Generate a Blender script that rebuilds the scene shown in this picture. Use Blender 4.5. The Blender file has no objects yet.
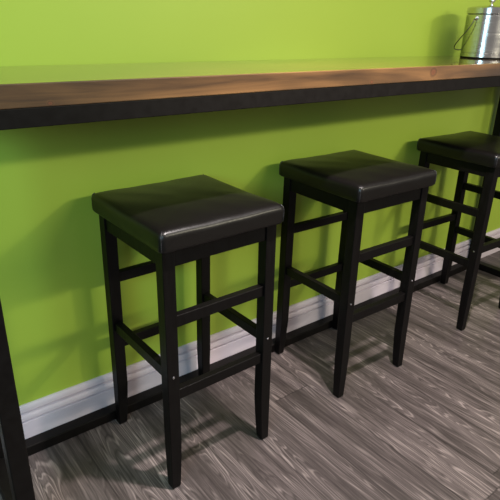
import bpy, bmesh, math, random
from mathutils import Vector, Matrix
random.seed(7)
SC = bpy.context.scene
COL = SC.collection
PI = math.pi

# ------------------------------------------------------------------ nodes
def mat(name):
    m = bpy.data.materials.new(name); m.use_nodes = True
    nt = m.node_tree; b = nt.nodes['Principled BSDF']
    return m, nt, b
def N(nt, t, **kw):
    n = nt.nodes.new(t)
    for k, v in kw.items():
        if k in n.inputs: n.inputs[k].default_value = v
        else: setattr(n, k, v)
    return n
def ramp(nt, stops, interp='LINEAR'):
    n = nt.nodes.new('ShaderNodeValToRGB'); cr = n.color_ramp; cr.interpolation = interp
    while len(cr.elements) < len(stops): cr.elements.new(0.5)
    for e, (p, c) in zip(cr.elements, stops):
        e.position = p; e.color = (c[0], c[1], c[2], 1) if not isinstance(c, (int, float)) else (c, c, c, 1)
    return n
def mth(nt, op, a, b=None, c=None):
    n = nt.nodes.new('ShaderNodeMath'); n.operation = op
    for i, v in enumerate((a, b, c)):
        if v is None: continue
        if isinstance(v, (int, float)): n.inputs[i].default_value = v
        else: nt.links.new(v, n.inputs[i])
    return n.outputs[0]
def mixc(nt, fac, a, b, mode='MIX'):
    n = nt.nodes.new('ShaderNodeMix'); n.data_type = 'RGBA'; n.blend_type = mode
    for s, v in ((0, fac), (6, a), (7, b)):
        if isinstance(v, (int, float)): n.inputs[s].default_value = v
        elif isinstance(v, tuple): n.inputs[s].default_value = (*v, 1)
        else: nt.links.new(v, n.inputs[s])
    return n.outputs[2]
def coords(nt, scale=(1, 1, 1), loc=(0, 0, 0), src='Object'):
    tc = nt.nodes.new('ShaderNodeTexCoord'); mp = nt.nodes.new('ShaderNodeMapping')
    nt.links.new(tc.outputs[src], mp.inputs[0]); mp.inputs['Scale'].default_value = scale; mp.inputs['Location'].default_value = loc
    return mp.outputs[0]
def bump(nt, b, h, strength, dist=.002):
    n = nt.nodes.new('ShaderNodeBump'); n.inputs['Strength'].default_value = strength; n.inputs['Distance'].default_value = dist
    nt.links.new(h, n.inputs['Height']); nt.links.new(n.outputs[0], b.inputs['Normal'])

def srgb(r, g, b):
    return tuple(((v/255)/12.92 if v/255 <= .04045 else ((v/255+.055)/1.055)**2.4) for v in (r, g, b))

# green wall paint
wall_m, nt, b = mat('green_wall_paint')
n1 = N(nt, 'ShaderNodeTexNoise', Scale=1.6, Detail=3.0); nt.links.new(coords(nt), n1.inputs['Vector'])
c = mixc(nt, n1.outputs[0], srgb(156, 180, 62), srgb(163, 187, 68))
nt.links.new(c, b.inputs['Base Color'])
b.inputs['Roughness'].default_value = .42; b.inputs['Specular IOR Level'].default_value = .35
n2 = N(nt, 'ShaderNodeTexNoise', Scale=180.0, Detail=3.0); nt.links.new(coords(nt), n2.inputs['Vector'])
bump(nt, b, n2.outputs[0], .12, .001)

# plank floor: boards run along Y, each board its own tone and its own grain figure
floor_m, nt, b = mat('grey_brown_plank_floor')
W = .148; LEN = 1.21
tc = nt.nodes.new('ShaderNodeTexCoord'); sp = nt.nodes.new('ShaderNodeSeparateXYZ'); nt.links.new(tc.outputs['Object'], sp.inputs[0])
X, Y = sp.outputs[0], sp.outputs[1]
xs = mth(nt, 'DIVIDE', mth(nt, 'ADD', X, .050), W); row = mth(nt, 'FLOOR', xs); fx = mth(nt, 'FRACT', xs)
wn = N(nt, 'ShaderNodeTexWhiteNoise', noise_dimensions='1D'); nt.links.new(row, wn.inputs['W'])
ys = mth(nt, 'ADD', mth(nt, 'DIVIDE', Y, LEN), mth(nt, 'MULTIPLY', wn.outputs['Value'], 7.31)); colr = mth(nt, 'FLOOR', ys); fy = mth(nt, 'FRACT', ys)
cid = mth(nt, 'ADD', mth(nt, 'MULTIPLY', row, 17.13), mth(nt, 'MULTIPLY', colr, 5.71))
wn2 = N(nt, 'ShaderNodeTexWhiteNoise', noise_dimensions='1D'); nt.links.new(cid, wn2.inputs['W'])
rnd = wn2.outputs['Value']
cx = nt.nodes.new('ShaderNodeCombineXYZ')
# grain: contour lines of a stretched noise field (cathedral figure), offset per board
nt.links.new(mth(nt, 'ADD', mth(nt, 'MULTIPLY', X, 15.0), mth(nt, 'MULTIPLY', rnd, 53.0)), cx.inputs[0])
nt.links.new(mth(nt, 'ADD', mth(nt, 'MULTIPLY', Y, 1.45), mth(nt, 'MULTIPLY', rnd, 91.0)), cx.inputs[1])
g1 = N(nt, 'ShaderNodeTexNoise', Scale=1.0, Detail=2.6, Roughness=.42, Distortion=.35); nt.links.new(cx.outputs[0], g1.inputs['Vector'])
rings = mth(nt, 'FRACT', mth(nt, 'MULTIPLY', g1.outputs[0], 21.0))
rr = ramp(nt, [(0.0, 1.0), (.10, .75), (.22, .08), (.84, .0), (.95, .8), (1.0, 1.0)]); nt.links.new(rings, rr.inputs[0])
cx2 = nt.nodes.new('ShaderNodeCombineXYZ')
nt.links.new(mth(nt, 'ADD', mth(nt, 'MULTIPLY', X, 130.0), mth(nt, 'MULTIPLY', rnd, 31.0)), cx2.inputs[0])
nt.links.new(mth(nt, 'MULTIPLY', Y, 5.0), cx2.inputs[1])
g2 = N(nt, 'ShaderNodeTexNoise', Scale=1.0, Detail=5.0, Roughness=.7); nt.links.new(cx2.outputs[0], g2.inputs['Vector'])
cx3 = nt.nodes.new('ShaderNodeCombineXYZ')
nt.links.new(mth(nt, 'ADD', mth(nt, 'MULTIPLY', X, 22.0), mth(nt, 'MULTIPLY', rnd, 77.0)), cx3.inputs[0])
nt.links.new(mth(nt, 'MULTIPLY', Y, 1.6), cx3.inputs[1])
g3 = N(nt, 'ShaderNodeTexNoise', Scale=1.0, Detail=2.0); nt.links.new(cx3.outputs[0], g3.inputs['Vector'])
t3 = ramp(nt, [(.32, srgb(63, 56, 55)), (.68, srgb(92, 83, 82))]); nt.links.new(g3.outputs[0], t3.inputs[0])
st = ramp(nt, [(.34, .55), (.66, 1.32)]); nt.links.new(g2.outputs[0], st.inputs[0])
base = mixc(nt, 1.0, t3.outputs[0], st.outputs[0], 'MULTIPLY')
fm = ramp(nt, [(.42, .12), (.60, 1.0)]); nt.links.new(g3.outputs[0], fm.inputs[0])
brk = ramp(nt, [(.35, .25), (.6, 1.0)]); nt.links.new(g2.outputs[0], brk.inputs[0])
figm = mth(nt, 'MULTIPLY', mth(nt, 'MULTIPLY', rr.outputs[0], brk.outputs[0]), mth(nt, 'MULTIPLY', fm.outputs[0], 1.0))
base = mixc(nt, figm, base, srgb(138, 126, 123))
dk = ramp(nt, [(.60, 0.0), (.74, .6), (.84, 0.0)]); nt.links.new(rings, dk.inputs[0])
base = mixc(nt, mth(nt, 'MULTIPLY', dk.outputs[0], rnd), base, srgb(36, 31, 30))
tone = mth(nt, 'ADD', .80, mth(nt, 'MULTIPLY', rnd, .34))
tn = nt.nodes.new('ShaderNodeCombineColor')
for i in range(3): nt.links.new(tone, tn.inputs[i])
base = mixc(nt, 1.0, base, tn.outputs[0], 'MULTIPLY')
ex = mth(nt, 'MINIMUM', fx, mth(nt, 'SUBTRACT', 1.0, fx)); ey = mth(nt, 'MULTIPLY', mth(nt, 'MINIMUM', fy, mth(nt, 'SUBTRACT', 1.0, fy)), LEN/W)
edge = mth(nt, 'MINIMUM', ex, ey)
er = ramp(nt, [(0.0, .58), (.010, .58), (.020, 1.0)]); nt.links.new(edge, er.inputs[0])
base = mixc(nt, 1.0, base, er.outputs[0], 'MULTIPLY')
nt.links.new(base, b.inputs['Base Color'])
b.inputs['Roughness'].default_value = .40; b.inputs['Specular IOR Level'].default_value = .26
hgt = mth(nt, 'ADD', mth(nt, 'MULTIPLY', g2.outputs[0], .5), er.outputs[0]); bump(nt, b, hgt, .25, .0012)

# white painted baseboard
base_m, nt, b = mat('white_gloss_trim_paint')
n1 = N(nt, 'ShaderNodeTexNoise', Scale=9.0, Detail=4.0); nt.links.new(coords(nt, (1, 1, 4)), n1.inputs['Vector'])
r_ = ramp(nt, [(.35, srgb(206, 194, 203)), (.65, srgb(213, 201, 210))]); nt.links.new(n1.outputs[0], r_.inputs[0])
nt.links.new(r_.outputs[0], b.inputs['Base Color']); b.inputs['Roughness'].default_value = .35

# stained pine
def wood_mat(name, dark, light, rough, coat):
    m, nt, b = mat(name)
    v = coords(nt, (1.3, 22.0, 22.0))
    n1 = N(nt, 'ShaderNodeTexNoise', Scale=1.4, Detail=6.0, Roughness=.6, Distortion=.6); nt.links.new(v, n1.inputs['Vector'])
    c1 = ramp(nt, [(.28, dark), (.52, tuple((a+c)/2 for a, c in zip(dark, light))), (.75, light)]); nt.links.new(n1.outputs[0], c1.inputs[0])
    n2 = N(nt, 'ShaderNodeTexNoise', Scale=2.2, Detail=2.0); nt.links.new(coords(nt, (1.6, 6, 6), (3, 0, 0)), n2.inputs['Vector'])
    r2 = ramp(nt, [(.35, .62), (.65, 1.25)]); nt.links.new(n2.outputs[0], r2.inputs[0])
    col = mixc(nt, 1.0, c1.outputs[0], r2.outputs[0], 'MULTIPLY')
    # knots: world-space spots along the board edge
    tc = nt.nodes.new('ShaderNodeTexCoord')
    for kx, ky, kz, rad in ((.327, -.373, 1.026, .006), (1.476, -.373, 1.044, .020), (1.905, -.373, 1.046, .020), (.93, -.25, 1.06, .02), (1.2, -.373, 1.028, .008)):
        mp = nt.nodes.new('ShaderNodeMapping'); nt.links.new(tc.outputs['Object'], mp.inputs[0])
        mp.inputs['Location'].default_value = (-kx, -ky, -kz)
        mp2 = nt.nodes.new('ShaderNodeMapping'); nt.links.new(mp.outputs[0], mp2.inputs[0]); mp2.inputs['Scale'].default_value = (1/rad*.8, 1/rad, 1/rad)
        ln = nt.nodes.new('ShaderNodeVectorMath'); ln.operation = 'LENGTH'; nt.links.new(mp2.outputs[0], ln.inputs[0])
        d = mth(nt, 'ADD', ln.outputs['Value'], mth(nt, 'MULTIPLY', mth(nt, 'SUBTRACT', n1.outputs[0], .5), .9))
        k = ramp(nt, [(0.0, .95), (.45, .75), (1.0, 0.0)]); nt.links.new(d, k.inputs[0])
        ring = ramp(nt, [(.0, srgb(96, 52, 32)), (.35, srgb(110, 66, 38)), (.6, srgb(50, 26, 16)), (1.0, srgb(150, 105, 60))]); nt.links.new(d, ring.inputs[0])
        col = mixc(nt, k.outputs[0], col, ring.outputs[0])
    nt.links.new(col, b.inputs['Base Color'])
    b.inputs['Roughness'].default_value = rough; b.inputs['Coat Weight'].default_value = coat; b.inputs['Coat Roughness'].default_value = .06; b.inputs['Coat IOR'].default_value = 1.6
    bump(nt, b, n1.outputs[0], .05, .001)
    return m
pine_m = wood_mat('stained_pine', srgb(54, 35, 18), srgb(130, 93, 54), .30, 1.0)

def dark_mat(name, c1, c2, rough, scale=30.0, bs=.1, stretch=(1, 1, 1), spec=.5):
    m, nt, b = mat(name)
    n1 = N(nt, 'ShaderNodeTexNoise', Scale=scale, Detail=4.0); nt.links.new(coords(nt, stretch), n1.inputs['Vector'])
    r = ramp(nt, [(.35, c1), (.65, c2)]); nt.links.new(n1.outputs[0], r.inputs[0]); nt.links.new(r.outputs[0], b.inputs['Base Color'])
    rr = ramp(nt, [(.3, rough-.06), (.7, rough+.06)]); nt.links.new(n1.outputs[0], rr.inputs[0]); nt.links.new(rr.outputs[0], b.inputs['Roughness'])
    b.inputs['Specular IOR Level'].default_value = spec
    bump(nt, b, n1.outputs[0], bs, .001)
    return m
steel_black = dark_mat('black_painted_steel', srgb(13, 10, 9), srgb(16, 13, 12), .5, 60.0, .04, spec=.15)
leg_m = dark_mat('black_stained_wood', srgb(7, 5, 5), srgb(11, 9, 9), .42, 26.0, .12, (5, 5, .7), spec=.17)
leather_m = dark_mat('black_faux_leather', srgb(12, 10, 9), srgb(15, 13, 12), .34, 420.0, .12, spec=.36)
seam_m = dark_mat('black_thread', srgb(30, 28, 30), srgb(48, 46, 50), .30, 300.0, .2)

def metal(name, col, rough, aniso=0.0, streak=None):
    m, nt, b = mat(name)
    b.inputs['Metallic'].default_value = 1.0; b.inputs['Base Color'].default_value = (*col, 1)
    n1 = N(nt, 'ShaderNodeTexNoise', Scale=3.0, Detail=3.0); nt.links.new(coords(nt, streak or (60, 60, 60)), n1.inputs['Vector'])
    rr = ramp(nt, [(.3, rough-.05), (.7, rough+.07)]); nt.links.new(n1.outputs[0], rr.inputs[0]); nt.links.new(rr.outputs[0], b.inputs['Roughness'])
    b.inputs['Anisotropic'].default_value = aniso
    b.inputs['Anisotropic Rotation'].default_value = .25
    return m
brushed = metal('brushed_stainless_steel', srgb(205, 203, 202), .22, .6, (3, 3, 60))
polished = metal('polished_steel', srgb(225, 224, 224), .10)
wire_m = metal('dark_steel_wire', srgb(110, 108, 106), .3)
glide_m = metal('nickel_nail_glide', srgb(200, 200, 205), .25)

# ------------------------------------------------------------------ mesh helpers
def obj(name, bm, m, parent=None, smooth=False, bevel=0.0, seg=2):
    me = bpy.data.meshes.new(name); bmesh.ops.recalc_face_normals(bm, faces=bm.faces[:]); bm.to_mesh(me); bm.free()
    me.materials.append(m)
    o = bpy.data.objects.new(name, me); COL.objects.link(o)
    if parent: o.parent = parent
    if smooth:
        for p in me.polygons: p.use_smooth = True
    if bevel:
        md = o.modifiers.new('bevel', 'BEVEL'); md.width = bevel; md.segments = seg; md.limit_method = 'ANGLE'; md.angle_limit = math.radians(30)
    return o
def box(x0, x1, y0, y1, z0, z1, bm=None):
    bm = bm or bmesh.new()
    v = [bm.verts.new((x, y, z)) for z in (z0, z1) for x, y in ((x0, y0), (x1, y0), (x1, y1), (x0, y1))]
    for f in ((3, 2, 1, 0), (4, 5, 6, 7), (0, 1, 5, 4), (1, 2, 6, 5), (2, 3, 7, 6), (3, 0, 4, 7)): bm.faces.new([v[i] for i in f])
    return bm
def loft(sections):
    """sections: list of closed loops (lists of points); capped ends"""
    bm = bmesh.new(); R = [[bm.verts.new(p) for p in s] for s in sections]; n = len(R[0])
    for a, c in zip(R, R[1:]):
        for i in range(n): bm.faces.new((a[i], a[(i+1) % n], c[(i+1) % n], c[i]))
    bm.faces.new(R[0][::-1]); bm.faces.new(R[-1])
    return bm
def lathe(prof, n=64, loc=(0, 0, 0)):
    bm = bmesh.new(); rows = []
    for r, z in prof:
        if r < 1e-6: rows.append([bm.verts.new((loc[0], loc[1], loc[2]+z))])
        else: rows.append([bm.verts.new((loc[0]+r*math.cos(2*PI*i/n), loc[1]+r*math.sin(2*PI*i/n), loc[2]+z)) for i in range(n)])
    for a, c in zip(rows, rows[1:]):
        for i in range(n):
            j = (i+1) % n
            if len(a) == 1 and len(c) == 1: continue
            if len(a) == 1: bm.faces.new((a[0], c[i], c[j]))
            elif len(c) == 1: bm.faces.new((a[i], a[j], c[0]))
            else: bm.faces.new((a[i], a[j], c[j], c[i]))
    return bm
def tube(pts, r, n=10):
    pts = [Vector(p) for p in pts]; secs = []
    up = None
    for i, p in enumerate(pts):
        t = (pts[min(i+1, len(pts)-1)]-pts[max(i-1, 0)]).normalized()
        if up is None: up = t.orthogonal().normalized()
        up = (up - t*up.dot(t)).normalized(); s = t.cross(up)
        secs.append([p + r*(math.cos(2*PI*k/n)*up + math.sin(2*PI*k/n)*s) for k in range(n)])
    return loft(secs)
def empty(name, loc, label, cat, group=None, rz=0.0):
    o = bpy.data.objects.new(name, None); COL.objects.link(o); o.location = loc; o.rotation_euler = (0, 0, rz); o.empty_display_size = .1
    o['label'] = label; o['category'] = cat
    if group: o['group'] = group
    return o
def struct(o, label, cat):
    o['kind'] = 'structure'; o['label'] = label; o['category'] = cat; return o

# ------------------------------------------------------------------ the room
X0, X1, Y0 = -2.6, 6.2, -5.2
struct(obj('floor', box(X0, X1, Y0, 0.12, -.05, 0), floor_m), 'grey-brown wood-look plank floor with light cathedral grain', 'floor')
struct(obj('wall_back', box(X0, X1, 0, .12, 0, 2.7), wall_m), 'bright lime green painted wall behind the bar table', 'wall')
# baseboard profile swept along the wall
prof = [(0, 0), (-.0150, 0), (-.0150, .0850), (-.0060, .0860), (-.0060, .0900), (-.0145, .0925), (-.0145, .1030), (-.0125, .1110),
        (-.0010, .1120), (-.0010, .1175), (-.0115, .1195), (-.0110, .1300), (-.0085, .1370), (-.0050, .1395), (0, .1395)]
secs = [[(x, y, z) for y, z in prof] for x in (X0, X1)]
struct(obj('baseboard_back', loft(secs), base_m), 'white moulded baseboard with grooved top along the green wall', 'baseboard')

# ------------------------------------------------------------------ bar table
TX0, TX1, TD, TZ, TW, TB = .115, 2.640, .373, 1.0625, 1.0206, .9855
t = empty('bar_table', ((TX0+TX1)/2, -TD/2, 0), 'long narrow wall-side bar table with stained knotty pine top on black metal frame', 'table')
TL = Matrix.Translation((-(TX0+TX1)/2, TD/2, 0))
def tpart(name, bm, m, bevel=.0015, parent=None):
    o = obj(name, bm, m, None, bevel=bevel); o.parent = t; o.location = (-(TX0+TX1)/2, TD/2, 0)
    return o
o = tpart('tabletop', box(TX0, TX1, -TD, -.001, TW, TZ), pine_m, .0022); o['label'] = 'stained knotty pine board top'
T_ = .0350
tpart('front_rail', box(TX0+.002, TX1-.002, -TD+.0015, -TD+.0015+T_, TB, TW-.0002), steel_black)
tpart('back_rail', box(TX0+.002, TX1-.002, -.060, -.025, TB, TW-.0002), steel_black)
for xa in (.149, 2.549):
    tpart('end_rail', box(xa, xa+.04, -TD+.0015+T_, -.060, TB, TW-.0002), steel_black)
    tpart('post', box(xa, xa+.041, -.402+.030, -.402+.072, .0335, TB), steel_black, .003)
    tpart('post', box(xa, xa+.041, -.0570, -.018, .0335, TB), steel_black, .003)
    tpart('end_foot_rail', box(xa, xa+.041, -.402+.030, -.0570, 0.0002, .0335), steel_black, .003)
tpart('floor_rail', box(TX0+.034, 2.590, -.0568, -.018, 0.0002, .0333), steel_black, .003)

# ------------------------------------------------------------------ bar stools
LW = .0330
HU, HV = .1685, .1665         # outer half spans of the legs (u: along the two-rung face)
AU, AV = .1815, .1845         # cushion half sizes
ZA, ZC, ZT = .6537, .6978, .7451
SP = .005
def outu(z): return HU + .000*(1-z/ZC)
def outv(z): return HV + SP*(1-z/ZC)
def make_leg(su, sv):
    secs = []
    for z, w in ((.003, .0245), (.010, .0262), (.075, .0300), (.150, LW), (.400, LW), (ZC-.001, LW)):
        U, V = outu(z), outv(z)
        c = [(su*(U-w), sv*(V-w)), (su*U, sv*(V-w)), (su*U, sv*V), (su*(U-w), sv*V)]
        secs.append([(x, y, z) for x, y in c])
    return loft(secs)
def bar_u(z, sv, h=.030, tk=.020):   # rung along u, on the +-v face
    V = outv(z)-.007; return box(-outu(z)+LW-.004, outu(z)-LW+.004, min(sv*V, sv*(V-tk)), max(sv*V, sv*(V-tk)), z-h/2, z+h/2)
def bar_v(z, su, h=.030, tk=.020):
    U = outu(z)-.007; return box(min(su*U, su*(U-tk)), max(su*U, su*(U-tk)), -outv(z)+LW-.004, outv(z)-LW+.004, z-h/2, z+h/2)
def rrect(a, c, r, n=8):
    pts = []
    for cx, cy, a0 in ((a-r, c-r, 0), (-a+r, c-r, PI/2), (-a+r, -c+r, PI), (a-r, -c+r, 1.5*PI)):
        for k in range(n+1):
            th = a0+PI/2*k/n; pts.append((cx+r*math.cos(th), cy+r*math.sin(th)))
    # subdivide straight runs so that the rim can undulate
    out = []
    for i, p in enumerate(pts):
        q = pts[(i+1) % len(pts)]; d = math.hypot(q[0]-p[0], q[1]-p[1]); m = max(1, int(d/.02))
        for k in range(m): out.append((p[0]+(q[0]-p[0])*k/m, p[1]+(q[1]-p[1])*k/m))
    return out
def make_cushion(seed):
    prof = [(.030, ZC), (.010, ZC), (.003, ZC+.0015), (.0012, ZC+.006), (.0008, ZC+.018), (0, ZC+.032), (.0006, ZC+.0400), (.0030, ZC+.0458), (.0075, ZC+.0496),
            (.015, ZC+.0520), (.027, ZC+.0533), (.045, ZC+.0546), (.07, ZC+.0558), (.10, ZC+.0567), (.13, ZC+.0572), (.155, ZC+.0574)]
    rnd = random.Random(seed); ph = [rnd.uniform(0, 6.28) for _ in range(8)]
    n0 = rrect(AU, AV, .015)
    secs = []
    for ins, z in prof:
        k = 1-ins/min(AU, AV); lp = []
        for x, y in n0:
            fx = (AU-ins)/AU; fy = (AV-ins)/AV
            X, Y = x*fx, y*fy; zz = z
            if z > ZC+.03:
                w = min(1, (z-ZC-.03)/.012)
                # slack dip in the middle of each edge and gentle unevenness of the foam
                ed = max(abs(X)/AU, abs(Y)/AV)
                mid = (1-min(1, (min(abs(X), abs(Y))/.13))**2)
                zz -= w*.0020*mid*ed**4
                zz += w*(.0006*math.sin(X*31+ph[0])*math.cos(Y*27+ph[1])+.0004*math.sin(X*62+ph[2]+Y*40))
            elif z > ZC+.004:
                X += .0008*math.sin(Y*55+ph[3])*(1 if x > 0 else -1); Y += .0008*math.sin(X*50+ph[4])*(1 if y > 0 else -1)
            lp.append((X, Y, zz))
        secs.append(lp)
    return loft(secs)

def make_stool(seed):
    r = empty('bar_stool', (0, 0, 0), '', 'bar stool', 'backless black bar stools at the bar table')
    cu = obj('cushion', make_cushion(seed), leather_m, r, smooth=True); cu['label'] = 'square black faux leather seat cushion'
    for su in (-1, 1):                               # sewn pleat at each corner of the cover
        for sv in (-1, 1):
            k = .015*(1-math.sqrt(.5))
            cx_, cy_ = su*(AU-k+.0002), sv*(AV-k+.0002)
            pts = [(cx_-su*.0006, cy_-sv*.0006, ZC+.004), (cx_, cy_, ZC+.018), (cx_, cy_, ZC+.036), (cx_-su*.0022, cy_-sv*.0022, ZC+.0455), (cx_-su*.007, cy_-sv*.007, ZC+.0505)]
            obj('corner_seam', tube(pts, .0014, 8), seam_m, cu, smooth=True)
    fr = box(-HU+LW-.004, HU-LW+.004, -HV+.004, -HV+.022, ZA, ZC-.0005)
    box(-HU+LW-.004, HU-LW+.004, HV-.022, HV-.004, ZA, ZC-.0005, fr)
    box(-HU+.004, -HU+.022, -HV+LW-.004, HV-LW+.004, ZA, ZC-.0005, fr)
    box(HU-.022, HU-.004, -HV+LW-.004, HV-LW+.004, ZA, ZC-.0005, fr)
    obj('seat_frame', fr, leg_m, r, bevel=.0012)
    for su, sv in ((-1, -1), (1, -1), (-1, 1), (1, 1)):
        lg = obj('leg', make_leg(su, sv), leg_m, r, bevel=.0016)
        w = .0245/2
        g = obj('foot_glide', lathe([(0, 0), (.0075, 0), (.0085, .001), (.0085, .0032), (0, .0032)], 16, (su*(HU-w), sv*(HV+SP-w), 0)), glide_m, lg, smooth=False); g['label'] = 'small metal nail glide'
        # bolt head on the +-v face where the single side rung is fixed
        bm = lathe([(0, .0), (.0034, .0), (.0030, .0011), (.0012, .0015), (0, .0015)], 14)
        bm.transform(Matrix.Translation((su*(HU-.0165), sv*(outv(.357)-.0001), .357)) @ Matrix.Rotation(sv*-PI/2, 4, 'X'))
        bo = obj('bolt', bm, glide_m, lg); bo['label'] = 'small bright bolt head'
    for z in (.5068, .2944):
        for sv in (-1, 1): obj('stretcher', bar_u(z, sv), leg_m, r, bevel=.0014)
    for su in (-1, 1): obj('stretcher', bar_v(.3572, su), leg_m, r, bevel=.0014)
    return r
def copy_tree(o, parent=None):
    c = o.copy(); COL.objects.link(c); c.parent = parent
    for ch in list(o.children): copy_tree(ch, c)
    return c
s1 = make_stool(3)
spots = [(.6885, -.2341, .0162, 'leftmost and nearest black backless bar stool, beside the left end post of the table'),
         (1.3394, -.2316, -.0150, 'middle black backless bar stool, standing between the other two under the table edge'),
         (2.0868, -.2325, PI/2-.0306, 'rightmost black backless bar stool, below the ice bucket, turned with double rungs facing left')]
src_children = None
for i, (x, y, a, lab) in enumerate(spots):
    o = s1 if i == 0 else copy_tree(s1)
    o.location = (x, y, 0); o.rotation_euler = (0, 0, a); o['label'] = lab

# ------------------------------------------------------------------ ice bucket
BX, BY, R = 2.103, -.155, .0830
k = empty('ice_bucket', (BX, BY, TZ), 'brushed stainless steel ice bucket with lid standing on the right end of the table', 'ice bucket')
H = .157
obj('bucket_body', lathe([(0, .0045), (R-.002, .0045), (R+.0006, .0055), (R+.0006, .0180), (R-.0018, .0190), (R-.0018, .0208), (R, .0218),
                          (R, H-.003), (R-.001, H-.0015), (R-.004, H), (0, H)], 96), brushed, k, smooth=False)
br = obj('contact_shade_ring', lathe([(0, 0), (R-.0015, 0), (R-.0005, .001), (R-.0005, .0046), (0, .0046)], 64), steel_black, k); br['label'] = 'thin black ring added as the contact shade under the bucket'  # dark ring stands in for the contact shadow where bucket meets table
lid = obj('lid', lathe([(0, H+.0005), (R-.002, H+.0005), (R+.0015, H+.002), (R+.0015, H+.021), (R-.001, H+.0235), (R-.012, H+.0255), (.05, H+.029), (.012, H+.0305), (0, H+.0305)], 96), brushed, k)
kn = obj('lid_knob', lathe([(0, H+.030), (.0085, H+.030), (.0075, H+.033), (.004, H+.036), (.0038, H+.041), (.009, H+.0435), (.0125, H+.048), (.0125, H+.052), (.009, H+.056), (0, H+.058)], 32), polished, lid, smooth=True)
for o in (k.children[0], lid):
    for p in o.data.polygons: p.use_smooth = True
    o.data.set_sharp_from_angle(angle=math.radians(25))
# ears, and the bail handle swung down towards the wall
TE = math.radians(178)
for th in (TE, TE+PI):
    e = lathe([(0, -.002), (.0075, -.002), (.0085, .001), (.0085, .004), (.005, .008), (0, .009)], 24)
    e.transform(Matrix.Translation((R*math.cos(th), R*math.sin(th), H-.014)) @ Matrix.Rotation(th, 4, 'Z') @ Matrix.Rotation(PI/2, 4, 'Y'))
    obj('handle_ear', e, polished, k, smooth=True)
pts = []
for i in range(61):
    q = PI*i/60; sn = max(math.sin(q), 0.0)
    rad = R+.006+.022*sn**.42; drop = .118*sn**.62
    pts.append((rad*math.cos(TE-q), rad*math.sin(TE-q), H-.014-drop))
obj('bail_handle', tube(pts, .0019, 8), wire_m, k, smooth=True)

# ------------------------------------------------------------------ light
def area(name, loc, target, size, power, color, shape='DISK', size_y=None, spread=PI):
    l = bpy.data.lights.new(name, 'AREA'); l.shape = shape; l.size = size; l.energy = power; l.color = color; l.spread = spread
    if size_y: l.size_y = size_y
    o = bpy.data.objects.new(name, l); COL.objects.link(o); o.location = loc
    o.rotation_euler = (Vector(target)-Vector(loc)).to_track_quat('-Z', 'Y').to_euler(); return o
area('room_lamp_right', (3.3, -4.0, 2.4), (1.2, 0, .7), .25, 34, (1.0, .92, .66))
area('ceiling_tube_light', (2.9, -3.7, 2.35), (2.4, 0, .9), 2.8, 66, (1.0, .93, .74), 'RECTANGLE', .12)
area('window_left', (-1.1, -1.6, 1.55), (.3, 0, .7), .90, 30, (.48, .84, 1.0), 'RECTANGLE', .60)
area('upper_wall_fill', (1.2, -1.5, 2.65), (1.2, -.3, 1.0), 2.6, 24, (1.0, .95, .84), 'RECTANGLE', .5)  # added fill from above to brighten the upper wall, no known fixture
sl = bpy.data.lights.new('ceiling_spot', 'SPOT'); sl.energy = 270; sl.color = (1.0, .90, .88); sl.spot_size = math.radians(88); sl.spot_blend = .6; sl.shadow_soft_size = .035
so = bpy.data.objects.new('ceiling_spot', sl); COL.objects.link(so); so.location = (.95, -.85, 2.2); so.rotation_euler = (Vector((1.25, -1.05, 0))-Vector(so.location)).to_track_quat('-Z', 'Y').to_euler()
w = bpy.data.worlds.new('room_ambience'); SC.world = w; w.use_nodes = True
w.node_tree.nodes['Background'].inputs[0].default_value = (1.0, .95, .90, 1); w.node_tree.nodes['Background'].inputs[1].default_value = .26

# ------------------------------------------------------------------ camera
cam = bpy.data.cameras.new('camera'); co = bpy.data.objects.new('camera', cam); COL.objects.link(co); SC.camera = co
r = Vector((0.79212857, -0.60988227, 0.02399878)); u = Vector((0.21923092, 0.32099723, 0.92135692)); f = Vector((0.56962279, 0.72457187, -0.38797613))
M = Matrix(((r.x, u.x, -f.x, 0.0), (r.y, u.y, -f.y, -1.3822721), (r.z, u.z, -f.z, 1.1684333), (0, 0, 0, 1)))
co.matrix_world = M
cam.sensor_fit = 'HORIZONTAL'; cam.sensor_width = 36.0; cam.lens = 36*539.513/500; cam.clip_start = .02
SC.view_settings.view_transform = 'Standard'; SC.view_settings.look = 'None'; SC.view_settings.gamma = 1.0; SC.view_settings.use_curve_mapping = False
SC.view_settings.exposure = 0.0
